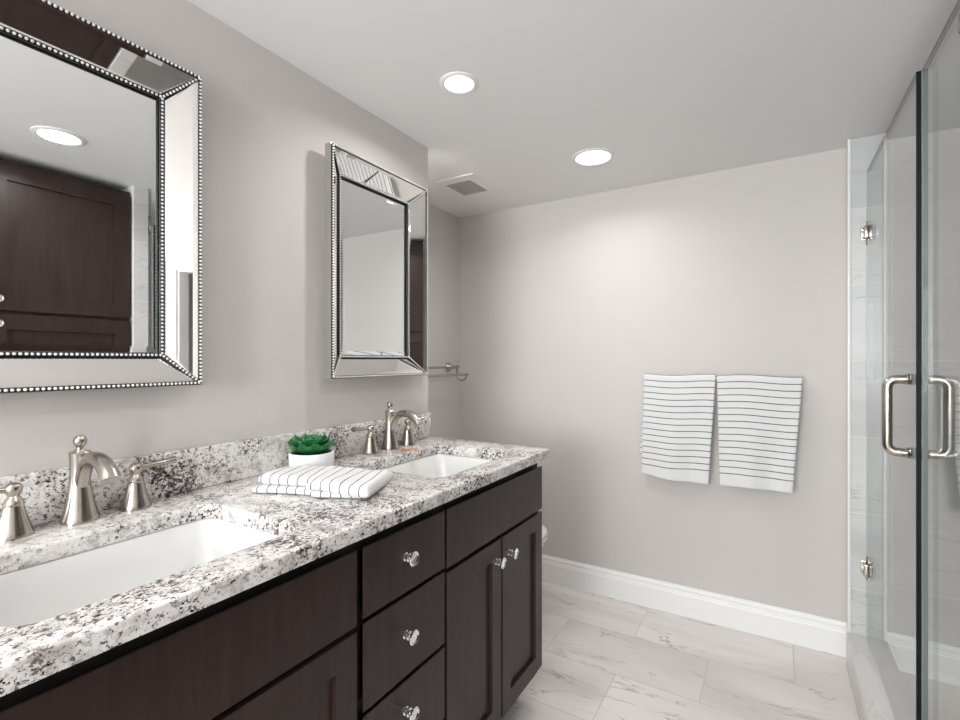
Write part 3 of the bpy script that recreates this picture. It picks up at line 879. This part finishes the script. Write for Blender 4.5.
# ------------------------------------------------------------------ tall linen cabinet (seen in the mirrors)
LX, LYa, LYb = 1.605, 0.12, 1.202
t = thing('linen_cabinet', (2.05, 0.76, 0), 'tall espresso wood linen cabinet reflected in the large mirror', 'cabinet')
bm = B(); box(bm, (LX, LYa, 0.0), (XR - 0.003, LYb, 2.096)); obj('carcass', bm, M['wood'], t, smooth=False)
ymid = 0.663
for y0, y1, s in ((LYa + 0.006, ymid - 0.003, 1), (ymid + 0.003, LYb - 0.006, -1)):
    ky = (y1 - 0.035) if s > 0 else (y0 + 0.035)
    for z0, z1, kz in ((1.452, 2.075, 1.50), (0.80, 1.436, 1.395), (0.12, 0.785, 0.74)):
        bm = B(); shaker(bm, LX, y0, y1, z0, z1, 0.02, 0.066, -1); d = obj('door', bm, M['wood'], t, smooth=False)
        bm = B(); knob(bm, (LX - 0.02, ky, kz), (-1, 0, 0)); obj('knob', bm, M['chrome'], d)

# ------------------------------------------------------------------ potted succulent
px_, py_ = 0.094, 0.956
t = thing('potted_succulent', (px_, py_, CT), 'green rosette succulent in a white pot by the backsplash', 'plant')
bm = B()
n = 72
def pr(r, z):
    return [bm.verts.new((px_ + (r * (1 - 0.012 * (1 if (i % 12) == 0 else 0))) * math.cos(2 * PI * i / n), py_ + (r * (1 - 0.012 * (1 if (i % 12) == 0 else 0))) * math.sin(2 * PI * i / n), CT + z)) for i in range(n)]
loft(bm, [pr(0.050, 0.0), pr(0.058, 0.004), pr(0.062, 0.012), pr(0.063, 0.052), pr(0.062, 0.0545), pr(0.0575, 0.0545), pr(0.057, 0.044)], True)
obj('pot', bm, M['pot'], t, angle=40)
bm = B(); lathe(bm, [(0.056, 0.0445), (0.056, 0.047), (0.02, 0.050), (0, 0.050)], (px_, py_, CT), n=32); obj('soil', bm, M['soil'], t)
def leaf(ang, tilt, L, wd, th, base_r, zb):
    bm = B()
    d = Vector((math.cos(ang), math.sin(ang), 0)); sd = Vector((-d.y, d.x, 0))
    o = Vector((px_, py_, CT + zb)) + d * base_r
    rings = []
    for f, w in ((0.0, 0.35), (0.2, 0.65), (0.45, 0.95), (0.65, 1.0), (0.82, 0.78), (0.94, 0.35), (1.0, 0.04)):
        tl = tilt + 0.35 * f
        c = o + (d * math.cos(tl) + Vector((0, 0, 1)) * math.sin(tl)) * (L * f)
        nn = (Vector((0, 0, 1)) * math.cos(tl) - d * math.sin(tl))
        ring = []
        for k in range(10):
            a = 2 * PI * k / 10
            cup = 0.16 * wd * w * (math.cos(a) ** 2)
            ring.append(bm.verts.new(c + sd * (wd * w * math.cos(a)) + nn * (th * (0.35 + 0.65 * w) * math.sin(a) + cup)))
        rings.append(ring)
    loft(bm, rings, True)
    return obj('leaf', bm, M['leaf'], t, angle=60)
k = 0
for cnt, tilt, L, wd, br_, zb in ((11, 0.20, 0.070, 0.0215, 0.010, 0.050), (10, 0.46, 0.063, 0.0195, 0.009, 0.053), (8, 0.74, 0.050, 0.016, 0.008, 0.055), (6, 1.12, 0.034, 0.010, 0.005, 0.060), (3, 1.35, 0.024, 0.007, 0.002, 0.061)):
    for i in range(cnt):
        leaf(2 * PI * (i + 0.5 * (k % 2)) / cnt + random.uniform(-0.08, 0.08), tilt + random.uniform(-0.05, 0.05), L * random.uniform(0.93, 1.05), wd, 0.0042, br_, zb)
    k += 1

# ------------------------------------------------------------------ folded striped towel on the counter
def folded_towel():
    bm = B(); uvl = bm.loops.layers.uv.new('UVMap')
    A = Vector((0.180, 0.708, CT)); Bp = Vector((0.445, 0.824, CT))      # front edge on the counter
    e = (Bp - A).normalized(); w = Vector((-e.y, e.x, 0)); L = (Bp - A).length
    def pad(u0, u1, front, back, z0, z1, nu=36, seed=0):
        """rounded cloth slab swept along the length; front/back/z are functions of s in 0..1"""
        rings = []; ns = 28
        for a in range(nu + 1):
            s = u0 + (u1 - u0) * a / nu
            endk = min(1.0, 0.55 + 0.45 * math.sqrt(max(0.0, 1 - (1 - min(1, min(a, nu - a) / 3.0)) ** 2)))
            fr, bk, lo, hi = front(s), back(s), z0(s), z1(s)
            hm = (hi - lo) / 2; mid = (hi + lo) / 2; hm *= endk
            cw = (fr + bk) / 2; hw = (bk - fr) / 2
            ring = []
            for k in range(ns):
                th = 2 * PI * k / ns; c, sn = math.cos(th), math.sin(th)
                pw = cw - hw * math.copysign(abs(c) ** 0.42, c)
                if c > 0: pw = cw - hw + (1 - abs(sn) ** 1.0) * 0 + (hw - hw * abs(c) ** 0.30)
                zz = mid + hm * math.copysign(abs(sn) ** 0.62, sn)
                zz += (0.0022 * math.sin(9 * s + 14 * pw + seed) + 0.0014 * math.sin(23 * s - 40 * pw + 2 * seed)) * (1 if sn > 0 and lo > 0.005 else 0)
                pp = A + e * (s * L) + w * (pw + 0.0035 * math.sin(8 * s + 1.7 * seed) * (1 if c > 0 else 0))
                ring.append((Vector((pp.x, pp.y, CT + zz)), s * L))
            rings.append(ring)
        V = [[bm.verts.new(p) for p, _ in r] for r in rings]
        for a in range(nu):
            for k in range(ns):
                j = (k + 1) % ns
                f = bm.faces.new((V[a][k], V[a][j], V[a + 1][j], V[a + 1][k]))
                for lp, (q, kk) in zip(f.loops, ((a, k), (a, j), (a + 1, j), (a + 1, k))):
                    lp[uvl].uv = (rings[q][kk][1], kk / ns * 0.3)
        for r, V_ in ((0, V[0]), (-1, V[-1])):
            f = bm.faces.new(V_)
            for lp in f.loops: lp[uvl].uv = (rings[r][0][1], 0)
    bump = lambda s, c, wd: math.exp(-((s - c) / wd) ** 2)
    # lower layer
    pad(0.0, 0.97, lambda s: 0.000 + 0.004 * math.sin(s * 5), lambda s: 0.150 - 0.02 * (1 - s), lambda s: 0.0, lambda s: 0.020 - 0.002 * s)
    # upper layer, left half sits back and bulges
    pad(0.02, 0.60, lambda s: 0.016 + 0.012 * bump(s, 0.58, 0.1), lambda s: 0.158 - 0.015 * (1 - s), lambda s: 0.017, lambda s: 0.041 + 0.004 * math.sin(s * 6), seed=1)
    # upper layer, right half folded further over the front
    pad(0.50, 1.03, lambda s: -0.014 - 0.010 * s, lambda s: 0.160, lambda s: 0.016 - 0.012 * max(0, (s - 0.6) / 0.43), lambda s: 0.041 - 0.006 * max(0, (s - 0.7) / 0.3), seed=2)
    pad(0.53, 1.00, lambda s: -0.008 - 0.008 * s, lambda s: 0.14, lambda s: 0.001, lambda s: 0.019)
    o = obj('folded_towel', bm, M['ftowel'], angle=75)
    tag(o, 'folded white towel with thin dark stripes lying on the granite counter', 'towel')
folded_towel()
